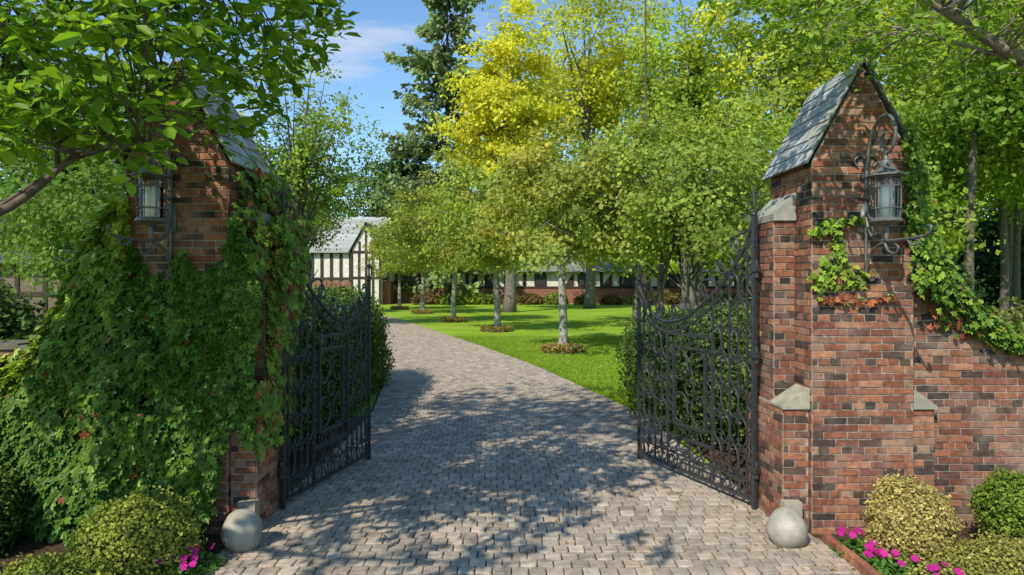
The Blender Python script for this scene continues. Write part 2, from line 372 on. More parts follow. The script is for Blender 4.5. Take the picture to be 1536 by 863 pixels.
def make_gate(hx,hy,fx,fy,label):
    Lr=math.hypot(fx-hx,fy-hy); ang=math.atan2(fy-hy,fx-hx)
    root=empty("entrance_gate",(hx,hy,0),label,"gate",group="pair of wrought iron gate leaves",rot=ang)
    root.scale=(Lr/1.9,1,1)
    th=np.linspace(0,2*pi,20)
    f=Geo()
    tube(f,[(0,0,.03),(0,0,1.3),(0,0,2.62)],.026,4,IR); tube(f,[(1.9,0,.02),(1.9,0,1.),(1.9,0,2.04)],.022,4,IR)
    for z,r in((.10,.020),(.25,.012)): line(f,(0,z),(1.9,z),r)
    tp=smoothline(np.array([(a,0,b) for a,b in zip(TS,TZ)]),50)
    tube(f,tp,.018,5,IR); tube(f,tp-np.array([0,0,.105]),.011,5,IR)
    obj(f,"frame",M_iron,root)
    b=Geo()
    bars=[.09,.33,.57,1.33,1.57,1.80]
    for s in bars: tube(b,[(s,0,.10),(s,0,.8),(s,0,topz(s))],.011,4,IR)
    for s in (.95,): tube(b,[(s,0,1.48),(s,0,1.55),(s,0,topz(s))],.009,4,IR); tube(b,[(s,0,.1),(s,0,.3),(s,0,.43)],.009,4,IR)
    obj(b,"upright_bars",M_iron,root)
    p=Geo()
    for (a,c,z0,z1,r) in((.57,1.33,.43,1.48,.020),(.69,1.21,.56,1.35,.020)):
        for A,B in(((a,z0),(c,z0)),((a,z1),(c,z1)),((a,z0),(a,z1)),((c,z0),(c,z1))): line(p,A,B,r)
    for zz in(.74,1.17):
        for sg in(-1,1):
            scroll(p,'C',.95+sg*.13,zz,.30,.20,90,sg,.009)
            scroll(p,'S',.95+sg*.04,zz,.16,.06,90,sg,.0065)
    tube(p,np.stack([.95+.07*np.cos(th),th*0,.955+.075*np.sin(th)],1),.010,5,IR)
    for k in range(4):
        for z in(1.415,.495): scroll(p,'S',.69+.13*(k+.5),z,.125,.085,0,1 if k%2 else -1,.006)
    for k in range(6):
        for s in(.63,1.27): scroll(p,'S',s,.56+.132*(k+.5),.125,.075,90,1 if k%2 else -1,.006)
    obj(p,"centre_panel",M_iron,root)
    w=Geo()
    for a,c in((.09,.33),(.33,.57),(1.33,1.57),(1.57,1.80)):
        mid=(a+c)/2; zt=topz(mid)-.13; n_=max(3,int(round((zt-.27)/.27))); hh=(zt-.27)/n_
        for k in range(n_):
            zc=.27+hh*(k+.5)
            for sg in(-1,1):
                scroll(w,'C',mid+sg*.058,zc,hh*.97,.108,90,sg if k%2==0 else -sg,.0088)
            tube(w,np.stack([mid+.026*np.cos(th),th*0,zc-hh*.5+.026*np.sin(th)],1),.008,4,IR)
            tube(w,[(mid,0,zc-hh*.5),(mid,0,zc),(mid,0,zc+hh*.35)],.006,4,IR)
    for a,c in((0.01,.09),(1.80,1.89)):
        mid=(a+c)/2; zt=topz(mid)-.15; n_=int((zt-.27)/.16); hh=(zt-.27)/n_
        for k in range(n_): scroll(w,'S',mid,.27+hh*(k+.5),hh*.98,(c-a)*.85,90,1 if k%2 else -1,.0068)
    for s0,s1 in((.57,.76),(.76,.95),(.95,1.14),(1.14,1.33)):
        mid=(s0+s1)/2; zt=topz(mid)-.11; sg=1 if s0<.95 else -1
        if zt-1.5>.06: scroll(w,'C',mid,(1.495+zt)/2,(zt-1.5),(s1-s0)*.75,90,sg,.0085)
        scroll(w,'C',mid,.34,.165,(s1-s0)*.8,0,sg,.0085)
    for k in range(13):
        s=.05+1.8*(k+.5)/13; scroll(w,'S',s,.175,.135,.12,0,1 if k%2 else -1,.007)
    for k in range(14):
        s=.09+1.71*(k+.5)/14; sl=math.degrees(math.atan2(topz(s+.04)-topz(s-.04),.08)); scroll(w,'S',s,topz(s)-.053,.13/max(.4,cos(radians(sl))),.078,sl,1 if k%2 else -1,.0072)
    obj(w,"scrollwork",M_iron,root)
    c=Geo()
    for s,L_,W_,fl in((.09,.34,.18,1),(.27,.38,.2,-1),(.52,.40,.2,1),(.80,.36,.18,-1),(1.07,.34,.17,1),(1.34,.30,.16,-1),(1.58,.28,.16,1),(1.78,.26,.14,-1)):
        sl=math.degrees(math.atan2(topz(s+.05)-topz(s-.05),.1))
        nx,nz=-sin(radians(sl)),cos(radians(sl))
        scroll(c,'S' if fl>0 else 'C',s+nx*W_*.5,topz(s)+nz*W_*.5,L_,W_,sl,-1,.0115)
        a=radians(sl)
        q=np.array([(s,0,topz(s)),(s+nx*.12-cos(a)*.04,0,topz(s)+nz*.12),(s+nx*.2+.05*cos(a),0,topz(s)+nz*.24)]); tube(c,smoothline(q,8),np.linspace(.010,.003,8),5,IR)
    obj(c,"cresting",M_iron,root)
    for s,z0,k in((0,2.58,1.),(1.9,2.02,.85)):
        q=Geo()
        tube(q,[(s,0,z0-.05),(s,0,z0+.1*k),(s,0,z0+.27*k)],[.014,.012,.003],6,IR)
        lathe(q,[(.001,.0),(.028,.012),(.03,.03),(.012,.045),(.001,.05)],(s,0,z0),8,IR)
        scroll(q,'C',s+.04*k,z0+.13*k,.17*k,.075*k,90,-1,.008); scroll(q,'C',s-.04*k,z0+.13*k,.17*k,.075*k,90,1,.008)
        obj(q,"finial",M_iron,root,smooth=True)
    for z in(.35,1.35,2.1):
        q=Geo(); q.box(-.055,.03,-.03,.03,z,z+.05,IR); tube(q,[(-.03,0,z-.05),(-.03,0,z),(-.03,0,z+.1)],.018,8,IR)
        obj(q,"hinge",M_iron,root)
    q=Geo(); tube(q,[(1.84,.01,.01),(1.84,.01,.2),(1.84,.01,.42)],.010,6,IR); tube(q,[(1.84,.01,.42),(1.84,-.04,.43),(1.84,-.05,.40)],.008,6,IR)
    obj(q,"drop_bolt",M_iron,root)
    return root
make_gate(2.115,5.82,1.43,7.5,"tall black wrought iron gate leaf standing open by bare brick pillar")
make_gate(-2.0,5.82,-1.6,7.46,"tall black wrought iron gate leaf standing open by ivy pillar")

def lantern(x,label):
    root=empty("wall_lantern",(x,5.29,0),label,"lantern",group="wrought iron lanterns on the gate pillars")
    b=Geo(); IL=(.12,.12,.115)
    def bp(pts,r,n=30,sides=7):
        P=smoothline(np.array([(0,-d,z) for d,z in pts]),n); tube(b,P,r,sides,IL)
    bp([(.014,2.08),(.014,2.5),(.014,2.95)],.013,10,4)
    bp([(.02,2.72),(.03,2.92),(.07,3.10),(.18,3.24),(.33,3.25),(.42,3.15),(.40,3.02),(.31,2.97),(.24,3.02),(.24,3.10),(.30,3.13)],np.linspace(.017,.009,60),60)
    bp([(.30,3.0),(.302,2.96),(.30,2.93)],.009,8)
    bp([(.01,2.54),(.06,2.42),(.16,2.34),(.4,2.315),(.76,2.32)],np.linspace(.015,.011,40),40)
    bp([(.76,2.32),(.82,2.34),(.84,2.38),(.80,2.39)],.009,14)
    bp([(.01,2.08),(.05,2.18),(.12,2.26),(.26,2.31)],.012,20)
    bp([(.28,2.31),(.33,2.24),(.42,2.22),(.46,2.26),(.42,2.29)],np.linspace(.011,.007,24),24)
    bp([(.56,2.32),(.62,2.27),(.69,2.27),(.70,2.30),(.66,2.30)],np.linspace(.010,.006,20),20)
    bp([(.02,2.66),(.12,2.66),(.17,2.57),(.10,2.50),(.05,2.55),(.09,2.59)],np.linspace(.011,.006,24),24)
    bp([(.30,2.32),(.305,2.38),(.30,2.44)],.015,6)
    for d,z,s in((.012,2.08,1),(.012,2.95,-1)):
        P=smoothline(np.array([(0,-d,z),(.04,-d-.005,z-.06*s),(.09,-d,z-.02*s),(.06,-d,z+.03*s)]),14); tube(b,P,.009,5,IL); P=P*np.array([-1,1,1]); tube(b,P,.009,5,IL)
    b.box(-.04,.04,-.014,0,2.40,2.62,IL)
    obj(b,"bracket",M_iron,root,smooth=True)
    c=(0,-.30,0)
    h=Geo()
    lathe(h,[(.001,2.975),(.010,2.965),(.018,2.945),(.020,2.925),(.044,2.91),(.040,2.885),(.05,2.875),(.072,2.848),(.105,2.823),(.138,2.803),(.138,2.797),(.10,2.80),(.001,2.81)],c,20,IL)
    obj(h,"lantern_roof",M_iron,root,smooth=True)
    k=Geo()
    for i in range(6):
        a=i*pi/3+.3; tube(k,[(.1*cos(a),-.3+.1*sin(a),2.80),(.1*cos(a),-.3+.1*sin(a),2.6),(.092*cos(a),-.3+.092*sin(a),2.47)],.0052,5,IL)
    th=np.linspace(0,2*pi,25)
    for z,r in((2.79,.102),(2.72,.10),(2.56,.098),(2.485,.094)): tube(k,np.stack([r*np.cos(th),-.3+r*np.sin(th),th*0+z],1),.0052,5,IL)
    lathe(k,[(.001,2.485),(.10,2.485),(.11,2.475),(.11,2.462),(.07,2.445),(.03,2.43),(.013,2.42),(.001,2.42)],c,18,IL)
    obj(k,"cage",M_iron,root)
    q=Geo(); lathe(q,[(.080,2.49),(.083,2.78)],c,20); obj(q,"glass",M_glass,root,smooth=True)
    q=Geo(); lathe(q,[(.001,2.487),(.042,2.487),(.042,2.72),(.033,2.725),(.001,2.72)],c,14,(.8,.78,.7)); obj(q,"candle",M_wax,root,smooth=True)
lantern(2.80,"dark iron lantern with pale candle on a scrolled bracket")
lantern(-2.70,"dark iron lantern on scrolled bracket above the ivy")

# ------------------------------------------------------------------ foliage
def vnoise(P,s,seed=0):
    q=P*s+seed*7.3
    return (np.sin(q[:,0]*1.3+np.sin(q[:,1]*1.7))+np.sin(q[:,1]*1.1+1.7*np.sin(q[:,2]*1.3+q[:,0]*.5))+np.sin(q[:,2]*1.5+q[:,0]*.9))/3
BR=1.7
def tree_parts(c,r,base=(0,0),th=2,tr=.15,ncl=90,nl=9000,clr=.6,ls=.14,cols=((.06,.12,.02),(.3,.28,.03)),yel=.3,limbs=14,bark=(.2,.17,.14),flat=.55,stems=1,seed=0,dens=2.2,rise=.45):
    c=np.array(c,float); r=np.array(r,float)
    D=norm(rng.normal(size=(ncl,3))); rad=rng.uniform(0,1,ncl)**(1/dens)
    lob=1+.22*np.sin(D[:,0]*4+seed)+.18*np.sin(D[:,1]*5+D[:,2]*4+seed*2)+.12*rng.normal(size=ncl)
    CP=c+D*r*(rad*lob)[:,None]
    lowlim=c[2]-r[2]*flat*1.25; CP[:,2]=np.maximum(CP[:,2],lowlim+rng.uniform(0,.25*r[2],ncl))
    k=rng.integers(0,ncl,nl)
    cs=rng.uniform(.55,1.35,ncl)
    P=CP[k]+rng.normal(size=(nl,3))*clr*cs[k][:,None]*np.array([1,1,.6])
    w=np.clip(yel+.4*vnoise(P,1.4/r.mean()*2,seed)+rng.normal(0,.2,ncl)[k]+rng.normal(0,.08,nl),0,1)[:,None]
    C=(1-w)*np.array(cols[0])+w*np.array(cols[1])
    C=C*(BR*rng.uniform(.65,1.3,ncl)[k]*rng.uniform(.8,1.18,nl))[:,None]
    C=np.minimum(C,.64)
    out=norm((P-c)/r)
    N=rng.normal(size=(nl,3))*.65+out*.65+np.array([0,-.15,.5])
    lg=Geo(); leaves(lg,P,N,ls*rng.uniform(.6,1.35,nl),C)
    tg=Geo()
    bx,by=base
    for s in range(stems):
        a=s*2.4; sp=.0 if stems==1 else .25
        b0=np.array([bx+sp*cos(a)*.4,by+sp*sin(a)*.4,-.05]); b1=np.array([bx+sp*cos(a)*2.2+rng.normal(0,.02)*th,by+sp*sin(a)*2.2,th])
        n=9; t=np.linspace(0,1,n)[:,None]; P=b0+(b1-b0)*t; P[:,:2]+=np.sin(t*5+s)*tr*.25
        R=tr*(1+.4*np.exp(-t[:,0]*12))*(1-.2*t[:,0]); tube(tg,P,R,10,bark)
        tube(tg,bez(P[-1],P[-1]+np.array([.05,0,.5*r[2]]),P[-1]+np.array([.1,.1,1.0*r[2]]),8),np.linspace(tr*.8,tr*.15,8),8,bark)
        sel=rng.choice(ncl,min(limbs,ncl),replace=False)
        for j,i in enumerate(sel):
            e=CP[i]
            st2=P[-1]+(np.array([c[0],c[1],c[2]+r[2]*.3])-P[-1])*rng.uniform(0,rise)
            mid=(st2+e)/2+np.array([0,0,.14*np.linalg.norm(e-st2)])+rng.normal(0,.06,3)*r
            q=bez(st2,st2*.6+mid*.4,mid,5); q2=bez(mid,(mid+e)/2+rng.normal(0,.04,3)*r,e,6)
            Q=np.concatenate([q,q2[1:]]); r0=tr*rng.uniform(.22,.42)
            tube(tg,Q,np.linspace(r0,r0*.1,len(Q)),6,bark)
            for _ in range(3):
                e2=CP[rng.integers(0,ncl)]
                if np.linalg.norm(e2-Q[5])<r.mean()*.9:
                    tube(tg,bez(Q[5],(Q[5]+e2)/2+rng.normal(0,.05,3)*r,e2,5),np.linspace(r0*.4,r0*.06,5),5,bark)
    return tg,lg
def tree(name,loc,label,cat="tree",group=None,lm=None,**kw):
    root=empty(name,(loc[0],loc[1],0),label,cat,group)
    tg,lg=tree_parts(**kw)
    obj(tg,"trunk",M_bark,root,smooth=True); obj(lg,"crown",lm or M_leaf,root)
    return root
GR=(.075,.135,.02); DG=(.04,.08,.018); YE=(.42,.40,.03); YG=(.24,.29,.035); OL=(.13,.165,.035); RU=(.27,.25,.05)
grp="ornamental trees lining the drive"
t1=tree("ornamental_tree",(1.46,19.4),"small olive-green tree with straight grey trunk in a round flower bed",group=grp,
  c=(0,0,4.35),r=(2.7,2.7,2.5),th=2.2,tr=.13,ncl=180,nl=14500,clr=.27,ls=.14,cols=(OL,RU),yel=.4,limbs=30,bark=(.30,.28,.24),seed=1,flat=.56,rise=.8)
t2=tree("ornamental_tree",(-.64,27.8),"small yellowing tree with straight grey trunk in a round flower bed",group=grp,
  c=(0,0,4.5),r=(2.8,2.8,2.7),th=2.2,tr=.15,ncl=160,nl=14000,clr=.30,ls=.16,cols=(OL,YG),yel=.55,limbs=28,bark=(.30,.28,.24),seed=4,flat=.56,rise=.8)
copy_thing(t1,(-3.0,34.5,0),2.1,1.1); copy_thing(t2,(-5.9,44,0),1.2,1.08)
copy_thing(t1,(-8.6,51,0),4.1,1.05)
tree("spreading_tree",(4.35,17.5),"wide spreading multi-stemmed tree on the lawn behind a hedge",
  c=(0,0,4.3),r=(3.2,2.8,2.5),th=1.5,tr=.11,ncl=200,nl=16500,clr=.3,ls=.13,cols=((.12,.165,.03),(.23,.25,.045)),yel=.35,limbs=12,stems=4,bark=(.14,.12,.1),seed=7)
t3=tree("orchard_tree",(8.6,25),"rounded green tree standing on the lawn",group="rounded trees on the lawn",
  c=(0,0,5),r=(4,3.6,3.6),th=2,tr=.18,ncl=150,nl=13000,clr=.45,ls=.19,cols=(GR,YG),yel=.55,limbs=18,bark=(.14,.12,.1),seed=9)
copy_thing(t3,(6.2,33,0),2.,1.1)
copy_thing(t3,(13.6,27,0),4.,1.1)
tree("airy_tree",(-9.2,29),"slender open-branched tree with sparse green leaves",c=(0,0,7.6),r=(3.6,3.4,4.2),th=3,tr=.2,ncl=130,nl=8500,clr=.38,ls=.17,cols=(GR,YG),yel=.45,limbs=36,bark=(.12,.11,.09),seed=2)
tree("airy_tree",(-13.6,43),"open-branched tree partly screening the house",c=(0,0,6.4),r=(3.0,3,2.8),th=2.5,tr=.2,ncl=60,nl=3600,clr=.42,ls=.2,cols=(GR,OL),yel=.5,limbs=26,bark=(.12,.11,.09),seed=15)
tree("dark_tree",(-14.5,74),"tall dark green tree behind the house",c=(0,0,11),r=(6,4,7),th=4,tr=.3,ncl=90,nl=11000,clr=.9,ls=.3,cols=(DG,GR),yel=.7,seed=3)
tree("dark_tree",(-18,42),"dense green tree beside the house",c=(0,0,5.5),r=(3.4,4,4.5),th=2,tr=.3,ncl=90,nl=10000,clr=.65,ls=.24,cols=(GR,OL),yel=.6,seed=5)
tree("garden_tree",(-14.5,22),"broad green garden tree behind the ivy wall",c=(0,0,5.4),r=(4.4,4,3.8),th=2,tr=.25,ncl=130,nl=14000,clr=.5,ls=.17,cols=((.05,.10,.02),(.13,.18,.03)),yel=.45,seed=6)
tree("garden_tree",(-8.8,15),"small dense garden tree behind the ivy wall",c=(0,0,3.2),r=(2.6,2.4,2.0),th=1,tr=.14,ncl=120,nl=13000,clr=.33,ls=.11,cols=((.05,.10,.02),(.12,.17,.03)),yel=.45,seed=8)
tree("roadside_tree",(-7.6,1.4),"tall roadside tree with high dappling crown over the drive",c=(3.4,1.0,8.8),r=(4.0,2.0,1.7),th=6,tr=.22,ncl=60,nl=2700,clr=.32,ls=.17,cols=(GR,YG),yel=.4,limbs=20,bark=(.15,.13,.1),seed=21)
def big(x,y,zc,rx,rz,cols,yel,nl=17000,label="tall broadleaf tree turning yellow green",seed=1,ncl=130,th=None,ls=.3):
    return tree("tall_tree",(x,y),label,c=(0,0,zc),r=(rx,rx*.9,rz),th=th or max(3,zc-rz*.8),tr=.4,ncl=ncl,nl=nl,clr=rx*.13,ls=ls,cols=cols,yel=yel,seed=seed,limbs=18,bark=(.17,.15,.13))
big(-.2,46,13.4,4.3,6.8,((.32,.36,.035),YE),.8,20000,"tall tree with brilliant lime-yellow autumn leaves",1)
big(6.2,53,17.5,6.8,8,(YG,YE),.55,20000,"tall tree with thick pale trunk and yellow-green crown",2)
big(12.2,46,15.5,5.6,9,(GR,YG),.8,17000,seed=3)
big(17,39,15,6,9,(YG,YE),.22,19000,seed=4)
big(22.5,35,14,6,8,(GR,YG),.7,17000,"tall broadleaf tree with green crown",5)
big(28.5,36,14,6,8,(GR,YG),.6,15000,"tall broadleaf tree with green crown",6)
big(3,72,11,6,8,(DG,GR),.9,10000,"tall dark green tree behind the house",7)
big(15,76,14,8,12,(GR,YG),.4,13000,"tall dark green tree behind the house",8)
big(27,55,14,8,12,(GR,YG),.4,13000,"tall green woodland tree",9)
big(-25,38,8,6,7,(DG,GR),.9,11000,"tall green tree beside the house",10)
big(-24,78,9,6,7,(DG,GR),.9,8000,"tall dark green tree behind the house",11)
big(40,52,10,7,10,(DG,GR),.5,11000,"tall dark woodland tree",12)
big(50,60,11,8,10,(DG,GR),.5,11000,"tall dark woodland tree",13)
wg="slender shaded woodland trees"
ws=tree("woodland_tree",(18.5,27),"slender dark-trunked woodland tree in shade",group=wg,c=(0,0,8.5),r=(2.6,2.6,4.2),th=7,tr=.16,ncl=60,nl=5500,clr=.6,ls=.2,cols=(GR,YG),yel=.4,bark=(.12,.10,.085),seed=12,limbs=12)
for (x,y) in((21,28.5),(17.2,25),(23.5,31),(20.5,31),(25,33.5),(19.6,24.5),(27.5,35),(15.5,30),(22.8,26),(30,38)):
    copy_thing(ws,(x,y,0),rng.uniform(0,6),rng.uniform(.85,1.25))
g=Geo(); tube(g,[(0,0,0),(0,0,10),(.03,0,26)],[.09,.07,.03],8,(.12,.08,.06))
o=obj(g,"bare_mast",M_bark,label="slim bare dark mast rising between the tall trees",category="mast"); o.location=(8.0,40,0)

def spruce(x,y,H,R,label,nb=420,cc=(.21,.27,.11)):
    root=empty("spruce_tree",(x,y,0),label,"spruce")
    tg=Geo(); tube(tg,[(0,0,0),(0,0,H*.5),(0,0,H)],[.4,.25,.03],10,(.12,.1,.08))
    P=[];T=[];CC=[]
    for i in range(nb):
        z=H*(.08+.91*rng.uniform()**.9); f=(1-z/H); a=rng.uniform(0,2*pi)
        rl=R*(f**.5)*rng.uniform(.35,1.3)*(1+.22*sin(z*.9+a))+.4
        m=int(14+rl*22); t=rng.uniform(.1,1,m)**.8
        d=np.array([cos(a),sin(a),0]); s=np.array([-sin(a),cos(a),0])
        px_=d*(rl*t)[:,None]+s*(rng.normal(0,.17,m)*rl*.5*(1.15-t))[:,None]
        px_[:,2]=z-rl*.38*t+.28*rl*t**3-np.abs(rng.normal(0,.26,m))*(1+rl*.12)
        P.append(px_); T.append(np.tile(d*.6+np.array([0,0,-.9]),(m,1))+rng.normal(0,.35,(m,3)))
        CC.append((rng.uniform(.6,1.3)*(.45+.8*t))[:,None]*np.array(cc))
        tube(tg,bez((0,0,z),d*rl*.5+np.array([0,0,z-rl*.2]),d*rl*.9+np.array([0,0,z-.2*rl]),4),np.linspace(.05,.01,4),4,(.1,.08,.06))
    P=np.concatenate(P);T=np.concatenate(T);m=len(P)
    C=np.concatenate(CC)*rng.uniform(.6,1.4,(m,1))
    lg=Geo(); leaves(lg,P,rng.normal(size=(m,3))*.7+np.array([-.2,-1,.7]),rng.uniform(.3,.62,m),C,QUAD,T)
    obj(tg,"trunk",M_bark,root,smooth=True); obj(lg,"crown",M_leaf,root)
spruce(-6.4,66,34,7.6,"very tall grey-green spruce with drooping branches",nb=230)
spruce(-11.5,73,18,6,"shorter dark spruce behind the drive",nb=200,cc=(.11,.16,.07))

def mass(name,x0,x1,y0,y1,h,n,cols,label,ls=.6,br=1.2):
    P=np.stack([rng.uniform(x0,x1,n),rng.uniform(y0,y1,n),np.zeros(n)],1)
    hh=h*(1+.3*np.sin(P[:,0]*.35)+.15*np.sin(P[:,0]*.9+1)); P[:,2]=rng.uniform(0,1,n)**.8*hh
    w=rng.uniform(0,1,(n,1)); C=((1-w)*np.array(cols[0])+w*np.array(cols[1]))*rng.uniform(.6,1.2,(n,1))*br
    g=Geo(); leaves(g,P,rng.normal(size=(n,3))+np.array([0,-.6,.4]),ls*rng.uniform(.6,1.3,n),C)
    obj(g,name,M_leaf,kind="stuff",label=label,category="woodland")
mass("woodland",-70,90,84,90,9,26000,(DG,GR),"dense far woodland closing off the grounds",.9)
mass("undergrowth",22,66,44,50,7,20000,((.02,.035,.012),DG),"undergrowth beneath the woodland trees with shade put into its dark colour",.5,1)  # near-black leaf colours carry the shade under the trees
mass("shrubbery",-36,-19.5,38,42,4.5,11000,(DG,GR),"dark green shrubbery beside the house",.35)

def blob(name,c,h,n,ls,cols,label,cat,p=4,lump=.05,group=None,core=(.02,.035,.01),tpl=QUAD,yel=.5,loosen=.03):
    root=empty(name,(c[0],c[1],0),label,cat,group)
    h=np.array(h,float); cc=np.array([0,0,c[2]])
    def surf(D,k=1.0):
        q=(np.abs(D)**p).sum(1)**(-1/p)
        S=D*q[:,None]
        L=1+lump*vnoise(D*h,3.2/max(.5,h.min())*.8,c[0])+lump*.5*vnoise(D*h,9/max(.5,h.min()),c[1])
        return S*h*L[:,None]*k
    m=24; u=np.linspace(0,2*pi,2*m,endpoint=False); v=np.linspace(.02,pi-.02,m)
    U,Vv=np.meshgrid(u,v); D=np.stack([np.sin(Vv)*np.cos(U),np.sin(Vv)*np.sin(U),np.cos(Vv)],-1).reshape(-1,3)
    g=Geo(); k=2*m; i=np.arange(m-1)[:,None]*k; j=np.arange(k)[None]; j2=(j+1)%k
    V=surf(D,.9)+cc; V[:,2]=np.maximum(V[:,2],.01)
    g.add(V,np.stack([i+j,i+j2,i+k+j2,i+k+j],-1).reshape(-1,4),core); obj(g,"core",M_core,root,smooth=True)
    if p>2.5:
        ar=np.array([h[1]*h[2],h[0]*h[2],h[0]*h[1]]); f=rng.choice(3,n*2,p=ar/ar.sum()); B=rng.uniform(-1,1,(n*2,3)); B[np.arange(n*2),f]=np.sign(rng.normal(size=n*2)); A=norm(B)
    else: A=norm(rng.normal(size=(n*2,3)))
    P=surf(A); P=P*(1+rng.normal(-.02,loosen,(len(P),1)))+cc
    nn=norm(np.sign(A)*np.abs(A)**(p-1)/h)
    ok=P[:,2]>.02; P=P[ok];nn=nn[ok]; m_=len(P)
    w=np.clip(yel+.4*vnoise(P,3,c[0])+rng.normal(0,.25,m_),0,1)[:,None]
    C=((1-w)*np.array(cols[0])+w*np.array(cols[1]))*rng.uniform(.5,1.4,(m_,1))
    lg=Geo(); leaves(lg,P,nn+rng.normal(0,.75,(m_,3)),ls*rng.uniform(.7,1.3,m_),C,tpl)
    obj(lg,"foliage",M_hedge,root)
    return root
HG=((.06,.115,.025),(.15,.21,.04))
blob("clipped_hedge",(-3.45,10.3,.85),(1.05,4.0,1.0),28000,.055,HG,"dark green clipped hedge along the drive edge","hedge",p=3.2,lump=.12,loosen=.05)
blob("clipped_hedge",(3.35,9.9,.65),(1.5,2.3,.95),26000,.055,HG,"rounded dark green clipped shrub behind the open gate","hedge",p=2.8,lump=.12,loosen=.05)
blob("clipped_hedge",(4.1,8.0,.9),(1.25,1.1,1.3),14000,.055,HG,"tall rounded green shrub close behind the open gate","hedge",p=2.6,lump=.14,loosen=.06)
BX=((.15,.21,.03),(.36,.37,.06))
blob("box_shrub",(-2.62,4.6,.16),(.36,.32,.32),9000,.026,BX,"rounded yellow-green box shrub below the ivy","shrub",p=2.2,lump=.2,core=(.06,.07,.02),loosen=.09)
blob("box_shrub",(-2.75,4.0,.08),(.36,.28,.26),7000,.026,BX,"low rounded yellow-green box shrub beside flowers","shrub",p=2.2,lump=.2,core=(.06,.07,.02),loosen=.09)
blob("box_shrub",(-4.0,4.9,.25),(.3,.3,.35),4000,.03,((.06,.12,.02),(.14,.2,.03)),"small dark box shrub by the ivy wall","shrub",p=2.2,lump=.15,loosen=.09)
blob("box_shrub",(2.86,4.8,.24),(.28,.26,.28),8000,.024,((.34,.29,.08),(.5,.41,.15)),"straw-coloured rounded box shrub by the brick pillar","shrub",p=2.1,lump=.2,core=(.14,.12,.04),loosen=.10)
blob("box_shrub",(3.15,4.4,.05),(.42,.3,.22),8000,.024,((.24,.25,.05),(.48,.41,.14)),"low spreading yellowed box shrub by the flowers","shrub",p=2.2,lump=.24,core=(.12,.11,.04),loosen=.12)
blob("box_shrub",(3.72,4.85,.34),(.27,.26,.28),5000,.026,((.13,.2,.025),(.24,.32,.04)),"round bright green box shrub against the brick wall","shrub",p=2.1,lump=.14,loosen=.09)
blob("garden_shrub",(-6.6,7.6,.9),(1.2,.8,1.1),10000,.08,((.05,.09,.02),(.12,.18,.03)),"dark green shrub behind the garden wall","shrub",p=2.2,lump=.2,loosen=.12)
blob("garden_shrub",(7.2,8.6,.7),(1.1,.8,.9),10000,.08,((.16,.2,.04),(.36,.32,.08)),"yellow-green feathery shrub behind the garden wall","shrub",p=2.2,lump=.2,loosen=.14)
sh=blob("foundation_shrub",(-8,62.5,.25),(1.1,.8,.7),2200,.22,(DG,(.25,.14,.05)),"low rounded shrub planted against the house","shrub",p=2.2,lump=.2,group="shrubs planted along the house",loosen=.1)
sh2=blob("foundation_shrub",(-5.5,62,.25),(1.1,.8,.6),2200,.22,(GR,YG),"low green shrub planted against the house","shrub",p=2.2,lump=.2,group="shrubs planted along the house",loosen=.1)
for i,x in enumerate(np.arange(-3.3,22,2.5)): copy_thing(sh if i%3 else sh2,(x,62.3+rng.uniform(-.6,.6),0),rng.uniform(0,6),rng.uniform(.75,1.25))

def flowerbed(x,y,s,label):
    root=empty("tree_ring_bed",(x,y,0),label,"flower bed",group="round beds at the tree feet")
    g=Geo()
    th=np.arange(28)*2*pi/28; rr=.75+.03*np.sin(th*3)+rng.normal(0,.02,28)
    V=[(0,0,.05)]+[(r_*cos(t_),r_*sin(t_),.012) for r_,t_ in zip(rr,th)]
    g.add(V,np.array([[0,1+i,1+(i+1)%28] for i in range(28)]),(.16,.12,.09))
    obj(g,"soil",M_plain,root)
    n=2400; a=rng.uniform(0,2*pi,n); r=.72*np.sqrt(rng.uniform(.04,1,n)); P=np.stack([r*np.cos(a),r*np.sin(a),rng.uniform(.03,.24,n)*(1.2-.5*r)],1)
    w=rng.uniform(0,1,(n,1)); C=np.where(w<.65,np.array((.24,.30,.05)),np.where(w<.88,np.array((.38,.2,.09)),np.array((.55,.2,.24))))*rng.uniform(.6,1.4,(n,1))
    g3=Geo(); leaves(g3,P,rng.normal(size=(n,3))+np.array([0,-.3,1]),.09,C); obj(g3,"bedding_plants",M_leaf,root)
    root.scale=(s,s,s)
    return root
fb=flowerbed(1.46,19.4,.9,"ring of low reddish bedding plants round a tree")
for (x,y) in((-.64,27.8),(-3.0,34.5),(-5.9,44),(-8.6,51)): copy_thing(fb,(x,y,0),rng.uniform(0,6),.95)

# ------------------------------------------------------------------ ivy
def ivy_cols(n,red=.04,bright=None):
    w=rng.uniform(0,1,(n,1))
    C=(1-w)*np.array((.05,.12,.015))+w*np.array((.14,.25,.03))
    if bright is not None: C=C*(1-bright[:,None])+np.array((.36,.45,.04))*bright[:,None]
    rd=rng.uniform(0,1,n)<red; C[rd]=np.array((.32,.10,.04))*rng.uniform(.5,1.3,(rd.sum(),1))
    return C*rng.uniform(.6,1.35,(n,1))
IX=[-4.6,-4.2,-4.0,-3.8,-3.6,-3.4,-3.2,-3.06,-3.0,-2.8,-2.6,-2.45,-2.3,-2.2,-2.05]
IZ=[1.5,1.35,1.25,1.5,1.85,2.3,2.6,2.62,2.15,2.05,2.1,2.02,2.2,2.4,2.2]
ivy=empty("ivy",(-3.0,5.2,0),"thick green ivy spilling over brick pillar and garden wall","ivy")
OV=np.array([-3.0,5.2,0])
def bulge(x,z): return .06+.22*np.exp(-((x+3.1)/.6)**2)*np.clip(1.25-z*.35,.2,1)+.05*np.sin(x*7+z*3)*np.sin(z*6+1)+.04*np.sin(z*11+x*5)*np.sin(x*13)
